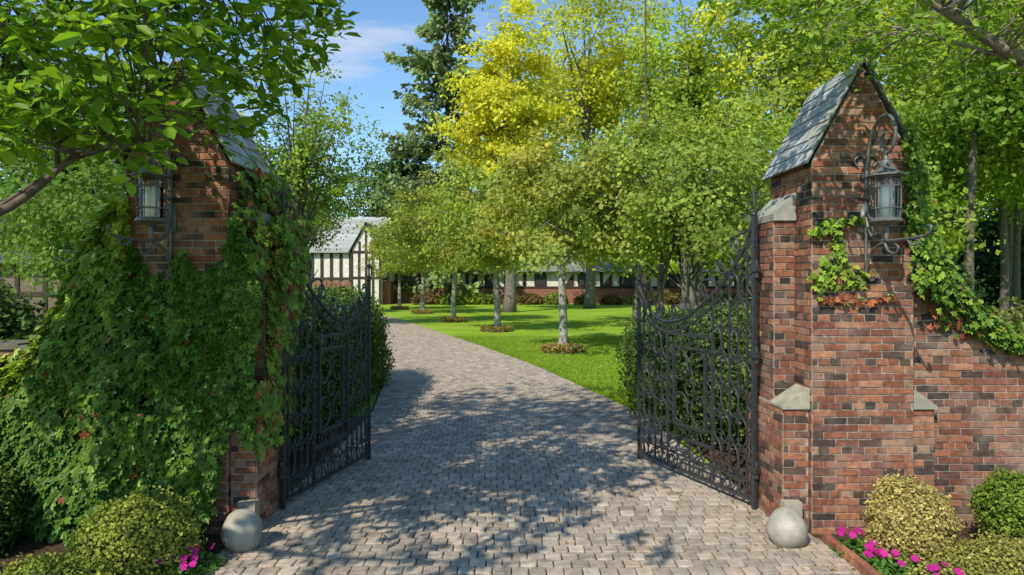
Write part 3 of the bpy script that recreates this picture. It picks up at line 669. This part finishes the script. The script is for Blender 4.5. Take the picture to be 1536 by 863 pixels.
n=60000; X=rng.uniform(-4.6,-2.03,n); Z=rng.uniform(0.02,2.9,n)
top=np.interp(X,IX,IZ)+.08*np.sin(X*14)+.05*np.sin(X*31)+rng.normal(0,.05,n)
low=np.interp(X,[-2.5,-2.4,-2.32,-2.25,-2.1],[0,.15,.5,.75,.95])+.12*np.sin(X*25)+rng.normal(0,.07,n)
pn=vnoise(np.stack([X,Z*0,Z],1),9,3)
hole=((vnoise(np.stack([X,Z*0,Z],1),4,3)>.75)&(X>-2.95))|((pn>.45)&(rng.uniform(0,1,n)<.65))
ok=(Z<top)&(Z>low)&~hole; X,Z=X[ok],Z[ok]; pn=pn[ok]
idx=rng.permutation(len(X))[:15000]; X,Z,pn=X[idx],Z[idx],pn[idx]; n=len(X)
base=np.where(X>-3.09,5.3,5.36); B=bulge(X,Z)*(1-.25*np.clip(pn,-1,1)); fr=rng.uniform(.2,1.08,n)
edge=np.clip((np.interp(X,IX,IZ)-Z)/.35,.25,1)
Y=base-B*fr*edge-.014
P=np.stack([X,Y,Z],1)-OV
Nn=np.stack([rng.normal(-.1,.42,n)+(X+3.1)*.3,-np.ones(n)+rng.normal(0,.3,n),.75+rng.normal(0,.42,n)],1)
T=np.stack([rng.normal(0,.45,n),-.1*np.ones(n),-np.ones(n)],1)
br=np.clip((Z-1.3)*.5*(X<-3.0)+.45*(vnoise(P,2.5,1)-.1)+rng.normal(0,.12,n),0,.85)  # upper left leaves tinted brighter; light falling there is put into the colour
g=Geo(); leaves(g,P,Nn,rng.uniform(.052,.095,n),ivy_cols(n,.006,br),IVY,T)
n=3400; X=rng.uniform(-4.4,-3.1,n); top=np.interp(X,IX,IZ); Yb=rng.uniform(5.25,5.8,n); Z=top-.03-rng.uniform(0,.35,n)*(Yb-5.2)+rng.normal(0,.06,n)
P=np.stack([X,Yb,Z],1)-OV
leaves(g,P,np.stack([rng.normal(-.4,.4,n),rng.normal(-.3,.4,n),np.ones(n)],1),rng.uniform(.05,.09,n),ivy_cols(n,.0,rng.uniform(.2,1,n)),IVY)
n=9500; Yb=rng.uniform(5.26,6.12,n); Z=rng.uniform(.6,2.95,n); den=np.clip((Z-.65)/.8,.05,1)*(1-.25*(Yb-5.3))*np.where((Z>2.3)&(Yb<5.62+.1*np.sin(Z*20)),.06,1); ok=rng.uniform(0,1,n)<den; Yb,Z=Yb[ok],Z[ok]; n=len(Z)
X=np.where((Yb>5.58)&(Z<2.6),-2.08,-2.25)+.02+rng.uniform(0,.2,n)*np.clip((Z-1.)/1.2,.15,1)
X=np.where(Z<1.2,np.maximum(X,-2.04+rng.uniform(0,.04,n)),X)
P=np.stack([X,Yb,Z],1)-OV
leaves(g,P,np.stack([np.ones(n),rng.normal(-.5,.4,n),.4+rng.normal(0,.3,n)],1),rng.uniform(.048,.085,n),ivy_cols(n,.14,rng.uniform(0,.5,n)),IVY,np.stack([rng.normal(0,.4,n),rng.normal(0,.4,n),-np.ones(n)],1))
obj(g,"foliage",M_ivy,ivy)
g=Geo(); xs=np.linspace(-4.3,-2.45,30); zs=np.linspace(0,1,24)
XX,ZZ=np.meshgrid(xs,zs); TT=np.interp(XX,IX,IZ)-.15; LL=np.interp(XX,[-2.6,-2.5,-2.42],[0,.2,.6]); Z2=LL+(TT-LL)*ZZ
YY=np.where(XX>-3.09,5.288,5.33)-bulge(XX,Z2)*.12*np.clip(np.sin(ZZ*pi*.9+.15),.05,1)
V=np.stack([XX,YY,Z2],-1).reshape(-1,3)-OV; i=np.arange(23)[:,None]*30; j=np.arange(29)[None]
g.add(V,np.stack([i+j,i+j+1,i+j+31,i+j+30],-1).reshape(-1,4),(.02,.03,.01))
obj(g,"shade_backing",M_core,ivy)  # dark sheet, no stems; shade behind the leaves is put into its colour
iv=empty("ivy",(2.8,5.25,0),"climbing ivy strands on bare brick pillar and wall shoulder","ivy"); OV=np.array([2.8,5.25,0])
g=Geo(); gs=Geo()
def strand(pts,dens,spread,nrm=(0,-1,.4),red=.02,bright=.35,sz=(.04,.07)):
    Q=smoothline(np.array(pts,float),30); tube(gs,Q-OV,.006,5,(.1,.07,.05))
    n=dens; k=rng.uniform(0,29,n); i=k.astype(int); f=(k-i)[:,None]; i2=np.minimum(i+1,29)
    P=Q[i]*(1-f)+Q[i2]*f+rng.normal(size=(n,3))*np.array(spread)
    P[:,1]=np.minimum(P[:,1],Q[i][:,1]+.02)
    nn=np.array(nrm)+rng.normal(0,.35,(n,3))
    leaves(g,P-OV,nn,rng.uniform(*sz,n),ivy_cols(n,red,np.clip(rng.normal(bright,.2,n),0,1)),IVY,np.stack([rng.normal(0,.5,n),rng.normal(0,.2,n),-np.ones(n)],1))
strand([(2.40,5.26,1.92),(2.5,5.26,2.1),(2.58,5.26,2.25),(2.54,5.26,2.5)],75,(.035,.012,.03))
strand([(2.40,5.26,2.40),(2.52,5.26,2.47),(2.72,5.26,2.52)],45,(.025,.012,.02))
strand([(2.58,5.26,2.25),(2.66,5.26,2.12),(2.8,5.26,2.06)],32,(.025,.012,.025))
strand([(2.4,5.26,2.05),(2.55,5.26,2.02),(2.75,5.26,2.0)],40,(.03,.01,.015),bright=.5)
strand([(2.4,5.26,1.90),(2.65,5.26,1.87),(3.0,5.26,1.9)],26,(.05,.01,.012),red=.7)
strand([(3.13,5.24,3.2),(3.15,5.22,2.8),(3.17,5.2,2.4),(3.22,5.2,2.0)],420,(.03,.03,.06),bright=.2)
strand([(3.22,5.3,3.05),(3.25,5.3,2.6),(3.30,5.25,2.2),(3.45,5.3,1.92)],440,(.04,.05,.07),bright=.2)
strand([(3.25,5.3,2.25),(3.45,5.34,2.05),(3.65,5.37,1.8),(3.9,5.4,1.60),(4.15,5.45,1.5)],1300,(.045,.05,.045),nrm=(.3,-.7,.7),bright=.15)
strand([(3.3,5.38,2.0),(3.5,5.40,1.78),(3.75,5.42,1.6)],90,(.05,.02,.05),red=.6,bright=.1)
strand([(3.4,5.6,2.1),(3.7,5.6,1.85),(4.1,5.6,1.55)],400,(.06,.1,.05),nrm=(.2,0,1))
obj(g,"foliage",M_ivy,iv); obj(gs,"vine_stems",M_bark,iv)

# ------------------------------------------------------------------ overhanging near trees
def branch_tree(name,loc,label,limbs,cl,per,clr,ls,cols,bark,tpl=LEAF,droop=.5):
    root=empty(name,(loc[0],loc[1],0),label,"tree"); O=np.array([loc[0],loc[1],0])
    tg=Geo(); lg=Geo(); nodes=[]
    for pts,r0,r1 in limbs:
        Q=smoothline(np.array(pts,float),26); tube(tg,Q-O,np.geomspace(r0,r1,26),9,bark); nodes.append(Q)
    nodes=np.concatenate(nodes)
    for c in cl:
        d=np.linalg.norm(nodes-c,axis=1)+rng.uniform(0,.2,len(nodes)); s=nodes[d.argmin()]
        Q=bez(s,(s+c)/2+rng.normal(0,.06,3)+np.array([0,0,.06]),c,6); tube(tg,Q-O,np.linspace(.008,.003,6),5,bark)
        for _ in range(per//7):
            dr=norm(rng.normal(size=3)+np.array([0,0,.1])+norm(c-s)*.6); L=clr*rng.uniform(.7,1.5)
            tw=bez(c,c+dr*L*.5+np.array([0,0,.02]),c+dr*L-np.array([0,0,.03]),4); tube(tg,tw-O,.0025,3,bark)
            t=np.linspace(.15,1,7)[:,None]; P=c+dr*L*t+rng.normal(0,.012,(7,3))
            side=norm(np.cross(dr,rng.normal(size=3)))
            sg=np.where(np.arange(7)%2,1,-1)[:,None]
            T=dr*.6+side*sg*.9+np.array([0,0,-droop*.6])+rng.normal(0,.25,(7,3)); T[-1]=dr
            N=np.array([0,-.35,1.])+rng.normal(0,.5,(7,3))
            w=rng.uniform(0,1,(7,1)); C=((1-w)*np.array(cols[0])+w*np.array(cols[1]))*rng.uniform(.75,1.25,(7,1))
            leaves(lg,P-O,N,ls*rng.uniform(.6,1.2,7),C,tpl,T)
    obj(tg,"trunk",M_bark,root,smooth=True); obj(lg,"crown",M_near,root)
n=16000; P=np.stack([rng.uniform(-5.0,.6,n),rng.uniform(-1.0,4.7,n),rng.uniform(2.5,5.2,n)],1)
e=((P[:,0]+2.6)/2.6)**2+((P[:,1]-2.4)/2.6)**2+((P[:,2]-3.9)/1.45)**2
P=P[e<1]
skirt=np.interp(P[:,0],[-3.4,-2.8,-2.3,-1.95,-1.7,-1.45,-1.2,-.9],[2.85,2.8,2.72,2.62,2.74,3.05,3.45,4.0])
P=P[P[:,2]>skirt+.08*np.sin(P[:,0]*9)+np.where(P[:,1]<2.8,.75,0)]
near=P[(P[:,1]>2.9)&(P[:,2]<4.1)]; far=P[(P[:,1]<=2.9)]; hi=P[(P[:,1]>2.9)&(P[:,2]>=4.1)]
CL=np.concatenate([near[:330],hi[:15],far[:55]])
branch_tree("magnolia_tree",(-4.7,3.0),"leafy tree with large glossy leaves reaching over the pillar",
 [([(-4.7,3,0),(-4.68,3,1),(-4.55,3.05,1.7)],.13,.11),([(-4.55,3.05,1.7),(-3.9,3.3,2.05),(-2.85,3.55,2.33),(-2.35,3.6,2.7),(-1.95,3.7,3.1)],.07,.01),
  ([(-4.6,3,1.6),(-4.2,2.8,2.8),(-3.2,2.6,3.7),(-2.0,2.4,4.3)],.1,.02),([(-4.2,2.8,2.8),(-3.4,3.6,3.3),(-2.3,3.9,3.6),(-1.5,4.0,3.9)],.035,.008),
  ([(-2.45,3.6,2.62),(-2.5,3.6,2.85),(-2.75,3.5,3.05)],.015,.005),([(-2.85,3.55,2.33),(-2.45,3.6,2.62),(-2.2,3.5,2.68),(-1.9,3.5,2.75)],.014,.004),
  ([(-4.2,2.8,2.8),(-3.6,1.6,3.6),(-2.4,.9,4.2)],.06,.015)],
 CL,28,.2,.11,((.14,.27,.025),(.28,.44,.04)),(.13,.1,.08))
n=9000; P=np.stack([rng.uniform(1.4,6.,n),rng.uniform(3.7,6.0,n),rng.uniform(3.2,5.4,n)],1)
e=((P[:,0]-3.8)/2.6)**2+((P[:,1]-4.8)/1.3)**2+((P[:,2]-4.3)/1.15)**2; P=P[e<1]
k=2+P[:,1]*np.interp(P[:,0]/P[:,1],[.35,.5,.6,.75,.95],[.41,.33,.30,.33,.28])
P=P[P[:,2]>k+.08*np.sin(P[:,0]*8)]
lo=P[P[:,2]<4.35]; hi=P[P[:,2]>=4.35]
branch_tree("overhanging_tree",(5.6,4.7),"leafy tree whose thick limb arches over the brick pillar",
 [([(5.6,4.7,0),(5.58,4.7,1.5),(5.2,4.65,2.5)],.15,.12),([(5.2,4.65,2.5),(4.3,4.55,3.1),(3.46,4.5,3.5),(2.92,4.5,3.84),(2.3,4.6,4.3)],.09,.02),
  ([(3.5,4.5,3.48),(3.1,4.55,3.62),(2.75,4.6,3.75)],.02,.006),([(5.2,4.65,2.5),(4.8,4.9,3.7),(3.8,5.1,4.4)],.09,.02)],
 np.concatenate([lo[:240],hi[:30]]),28,.18,.08,((.14,.26,.025),(.30,.42,.04)),(.24,.2,.15))

# ------------------------------------------------------------------ flowers, edging, leaf litter
def impatiens(x,y,nf,label):
    root=empty("impatiens",(x,y,0),label,"flowers",group="pink bedding flowers")
    n=260; a=rng.uniform(0,2*pi,n); r=.17*np.sqrt(rng.uniform(0,1,n)); P=np.stack([r*np.cos(a),r*np.sin(a),.03+.12*rng.uniform(0,1,n)*(1-r/.2)],1)
    g=Geo(); leaves(g,P,rng.normal(0,.4,(n,3))+np.array([0,-.2,1]),.05,np.array((.10,.22,.04))*rng.uniform(.6,1.4,(n,1)),LEAF); obj(g,"foliage",M_leaf,root)
    for i in range(nf):
        g=Geo()
        a=rng.uniform(0,2*pi); r=.16*math.sqrt(rng.uniform()); c=np.array([r*cos(a),r*sin(a),.17-.25*r+rng.uniform(0,.03)])
        N=norm(np.array([rng.normal(0,.4),-.6,.8])); t0=norm(np.cross(N,np.array([1,.1,.2]))); b0=np.cross(N,t0)
        T=np.array([t0*cos(q)+b0*sin(q) for q in np.arange(5)*2*pi/5])
        leaves(g,np.tile(c,(5,1)),np.tile(N,(5,1)),.028,np.tile(np.array((.6,.03,.33))*rng.uniform(.8,1.15),(5,1)),(LEAF[0]*np.array([1,1.9,1]),LEAF[1]),T)
        obj(g,"flower",M_leaf,root)
for (x,y,nf) in((2.52,4.85,9),(2.55,4.5,10),(2.8,4.25,9),(2.62,4.65,7),(-2.2,4.6,8),(-2.25,4.42,7)): impatiens(x,y,nf,"clump of magenta pink flowers with green leaves")
g=Geo()
for i in range(16):
    y0=3.2+i*.12; g.box(2.375,2.43,y0+.003,y0+.117,0,.085+rng.uniform(-.01,.01),BP[rng.integers(0,4)]*1.1)
obj(g,"bed_edging",M_brick,label="terracotta brick edging along the flower bed",category="edging")
n=420; yy=4+9*rng.uniform(0,1,n)**1.5; side=rng.uniform(0,1,n); xx=np.where(side<.35,XL(yy)+np.abs(rng.normal(0,.35,n)),np.where(side<.7,XR(yy)-np.abs(rng.normal(0,.35,n)),rng.uniform(-2,2,n)))
g=Geo(); leaves(g,np.stack([xx,yy,.034+rng.uniform(0,.01,n)],1),np.array([0,0,1])+rng.normal(0,.25,(n,3)),rng.uniform(.02,.045,n),np.array((.34,.22,.07))*rng.uniform(.4,1.4,(n,1)),LEAF)
obj(g,"fallen_leaves",M_leaf,kind="stuff",label="scattered brown fallen leaves on the paving",category="leaves")
n=80000; yy=9+16*rng.uniform(0,1,n)**1.3; xx=XR(yy)+.03+rng.uniform(0,1,n)**1.4*10
P=np.stack([xx,yy,np.full(n,-.003)],1); w=rng.uniform(0,1,(n,1))
C=((1-w)*np.array((.17,.28,.02))+w*np.array((.30,.40,.045)))*rng.uniform(.75,1.2,(n,1))
a=rng.uniform(0,2*pi,n); wd=.012; hh=rng.uniform(.03,.06,n)
d=np.stack([np.cos(a),np.sin(a),0*a],1)*wd
V=np.stack([P-d,P+d,P+np.stack([rng.normal(0,.02,n),rng.normal(0,.02,n),hh],1)],1)
g=Geo(); g.add(V.reshape(-1,3),np.arange(3*n).reshape(-1,3),np.repeat(C,3,0)); obj(g,"grass",M_leaf,kind="stuff",label="short bright mown grass blades",category="grass")

# ------------------------------------------------------------------ house
def house():
    root=empty("tudor_house",(0,66,0),"long low half-timbered house with brick base and slate roof","house")
    BRK=(.26,.115,.075); STU=(.68,.64,.56); TMB=(.05,.035,.028); SL=(.20,.21,.21)
    x0,x1=-16,24
    g=Geo(); g.box(x0,x1,0,8,0,1.5,BRK); obj(g,"brick_base",M_brick,root)
    g=Geo(); g.box(x0+.02,x1-.02,.03,7.9,1.5,3.3,STU)
    obj(g,"stucco_wall",M_plain,root)
    g=Geo()
    for z in(1.5,3.1): g.box(x0,x1,-.06,.0,z,z+.18,TMB)
    x=x0
    while x<x1:
        g.box(x,x+.3,-.05,.01,1.68,3.1,TMB)
        if int(x)%2==0: wedge(g,x+.3,x+1.2,-.045,.012,1.68,1.8,3.0,TMB)
        x+=1.9
    obj(g,"timber_framing",M_plain,root)
    g=Geo()
    for k in range(12):
        t0,t1=k/12,(k+1)/12; ya,yb=-.8+4.8*t0,-.8+4.8*t1; za,zb=3.15+3.6*t0,3.15+3.6*t1
        g.add([(x0-.4,ya,za+.06),(x1+.4,ya,za+.06),(x1+.4,yb,zb),(x0-.4,yb,zb),(x0-.4,ya,za-.04),(x1+.4,ya,za-.04)],[[0,1,2,3],[4,5,1,0]],np.array(SL)*rng.uniform(.85,1.15))
    g.add([(x0-.4,4,6.75),(x1+.4,4,6.75),(x1+.4,8.8,3.15),(x0-.4,8.8,3.15)],[[0,1,2,3]],SL)
    obj(g,"roof",M_slate,root)
    g=Geo(); a,b=-19.0,-11.6; yf=-3
    g.box(a,b,yf,6,0,5.0,STU)
    wing=obj(g,"cross_wing",M_plain,root)
    g=Geo(); g.box(a-.02,b+.02,yf-.03,6,0,2.2,BRK); obj(g,"brick_base",M_brick,wing)
    g=Geo()
    for z in(2.3,4.8): g.box(a,b,yf-.08,yf-.033,z,z+.25,TMB)
    for x in np.linspace(a,b-.2,9): g.box(x,x+.28,yf-.07,yf-.034,2.2,4.8,TMB)
    obj(g,"timber_framing",M_plain,wing)
    g=Geo()
    for k in range(10):
        t0,t1=k/10,(k+1)/10; ya,yb=yf-.5+5*t0,yf-.5+5*t1; za,zb=4.9+3.8*t0,4.9+3.8*t1
        g.add([(a-.4,ya,za+.07),(b+.4,ya,za+.07),(b+.4,yb,zb),(a-.4,yb,zb),(a-.4,ya,za-.05),(b+.4,ya,za-.05)],[[0,1,2,3],[4,5,1,0]],np.array((.38,.38,.37))*rng.uniform(.8,1.15))
    g.add([(a-.4,yf+4.5,8.7),(b+.4,yf+4.5,8.7),(b+.4,6.5,4.9),(a-.4,6.5,4.9)],[[0,1,2,3]],SL)
    g.add([(b,yf,5.0),(b,6,5.0),(b,yf+4.5,8.6)],[[0,1,2]],STU)
    # small half-timbered front gable
    m=-13.6; yg=yf-.9
    g.add([(m-1.7,yg-.3,4.7),(m,yg-.3,7.7),(m,yg+3.5,7.7),(m-1.7,yg+1.0,4.7)],[[0,1,2,3]],(.34,.34,.33)); g.add([(m+1.7,yg-.3,4.7),(m,yg-.3,7.7),(m,yg+3.5,7.7),(m+1.7,yg+1.0,4.7)],[[3,2,1,0]],(.34,.34,.33))
    obj(g,"roof",M_slate,wing)
    g=Geo(); g.box(m-1.4,m+1.4,yg,yf-.09,0,4.9,STU); g.add([(m-1.4,yg,4.9),(m+1.4,yg,4.9),(m,yg,7.4)],[[0,1,2]],STU)
    gb=obj(g,"front_gable",M_plain,root)
    g=Geo()
    for z in(2.4,4.8): g.box(m-1.42,m+1.42,yg-.06,yg-.003,z,z+.22,TMB)
    for x in(-1.42,-.75,-.1,.55,1.2): g.box(m+x,m+x+.22,yg-.05,yg-.004,0,4.8,TMB)
    for x,zt in((-.7,5.9),(-.1,7.0),(.5,5.9)): g.box(m+x,m+x+.2,yg-.05,yg-.004,5.02,zt,TMB)
    obj(g,"timber_framing",M_plain,gb)
    for x in(-10.2,-6.8,-2.5,2.2,6.5,11,15.5):
        g=Geo(); g.box(x,x+1.2,-.09,-.065,1.75,2.9,TMB); w=obj(g,"window",M_plain,root)
        g=Geo()
        for i in range(3): g.box(x+.07+i*.37,x+.38+i*.37,-.11,-.095,1.82,2.82,(.03,.035,.04))
        obj(g,"panes",M_iron,w)
    g=Geo(); g.box(4,5.2,3,4.4,5,9.2,BRK); obj(g,"chimney",M_brick,root)
house()
root=empty("stucco_cottage",(-24,31,0),"small stucco cottage with dark timbers behind the trees","house")
g=Geo(); g.box(-3,6,0,5,0,3,(.16,.12,.09)); obj(g,"wall",M_plain,root)
g=Geo()
for x in np.arange(-3,6,1.3): g.box(x,x+.2,-.05,-.002,0,3,(.05,.035,.025))
g.box(-3,6,-.055,-.003,1.4,1.6,(.05,.035,.025)); obj(g,"timber_framing",M_plain,root)
g=Geo(); g.add([(-3.4,-.6,2.9),(6.4,-.6,2.9),(6.4,2.5,5.4),(-3.4,2.5,5.4),(6.4,5.6,2.9),(-3.4,5.6,2.9)],[[0,1,2,3],[3,2,4,5]],(.07,.07,.065)); obj(g,"roof",M_plain,root)

# ------------------------------------------------------------------ light, sky, camera
from mathutils import Vector
SUN_AZ=radians(212); SUN_EL=radians(43)
w=bpy.data.worlds.new("World"); scene.world=w; w.use_nodes=True; N=w.node_tree.nodes; L=w.node_tree.links
sky=N.new("ShaderNodeTexSky"); sky.sky_type='NISHITA'; sky.sun_disc=False; sky.sun_elevation=SUN_EL; sky.sun_rotation=SUN_AZ
sky.air_density=1.15; sky.dust_density=.3; sky.ozone_density=1.6
bg=N["Background"]; bg.inputs["Strength"].default_value=.15
tc=N.new("ShaderNodeTexCoord"); mp=N.new("ShaderNodeMapping"); mp.inputs["Scale"].default_value=(1.4,1.4,7)
L.new(tc.outputs["Generated"],mp.inputs["Vector"])
nz=N.new("ShaderNodeTexNoise"); nz.inputs["Scale"].default_value=2.4; nz.inputs["Detail"].default_value=7; nz.inputs["Roughness"].default_value=.55
L.new(mp.outputs[0],nz.inputs["Vector"])
cd=Vector((-.26,1,.30)).normalized()
ds=N.new("ShaderNodeVectorMath"); ds.operation='DISTANCE'; ds.inputs[1].default_value=cd; L.new(tc.outputs["Generated"],ds.inputs[0])
mk=N.new("ShaderNodeMapRange"); mk.inputs["From Min"].default_value=.02; mk.inputs["From Max"].default_value=.14; mk.inputs["To Min"].default_value=.14; mk.inputs["To Max"].default_value=-.03
L.new(ds.outputs["Value"],mk.inputs["Value"])
ad=N.new("ShaderNodeMath"); ad.operation='ADD'; L.new(nz.outputs["Fac"],ad.inputs[0]); L.new(mk.outputs[0],ad.inputs[1])
mr=N.new("ShaderNodeMapRange"); mr.inputs["From Min"].default_value=.58; mr.inputs["From Max"].default_value=.82; mr.inputs["To Max"].default_value=.75
L.new(ad.outputs[0],mr.inputs["Value"])
tn=N.new("ShaderNodeMix"); tn.data_type='RGBA'; tn.blend_type='MULTIPLY'; tn.inputs[0].default_value=1; tn.inputs[7].default_value=(.92,1.14,1.3,1)
L.new(sky.outputs[0],tn.inputs[6])
mx=N.new("ShaderNodeMix"); mx.data_type='RGBA'; mx.inputs[7].default_value=(6,6.1,6.3,1)
L.new(mr.outputs[0],mx.inputs[0]); L.new(tn.outputs[2],mx.inputs[6]); L.new(mx.outputs[2],bg.inputs["Color"])
sl=bpy.data.lights.new("sun",'SUN'); sl.energy=5; sl.angle=radians(.5); sl.color=(1,.94,.81)
so=bpy.data.objects.new("sun",sl); COL.objects.link(so)
sd=Vector((sin(SUN_AZ)*cos(SUN_EL),cos(SUN_AZ)*cos(SUN_EL),sin(SUN_EL)))
so.rotation_euler=sd.to_track_quat('Z','Y').to_euler()
cam=bpy.data.cameras.new("camera"); co=bpy.data.objects.new("camera",cam); COL.objects.link(co)
co.location=(0,0,2.0); co.rotation_euler=(radians(90),0,0); cam.lens=36*1000/1536; cam.sensor_width=36; cam.shift_y=-.0042
cam.clip_start=.05; cam.clip_end=1500; scene.camera=co
scene.view_settings.view_transform='Standard'; scene.view_settings.look='None'; scene.view_settings.exposure=0
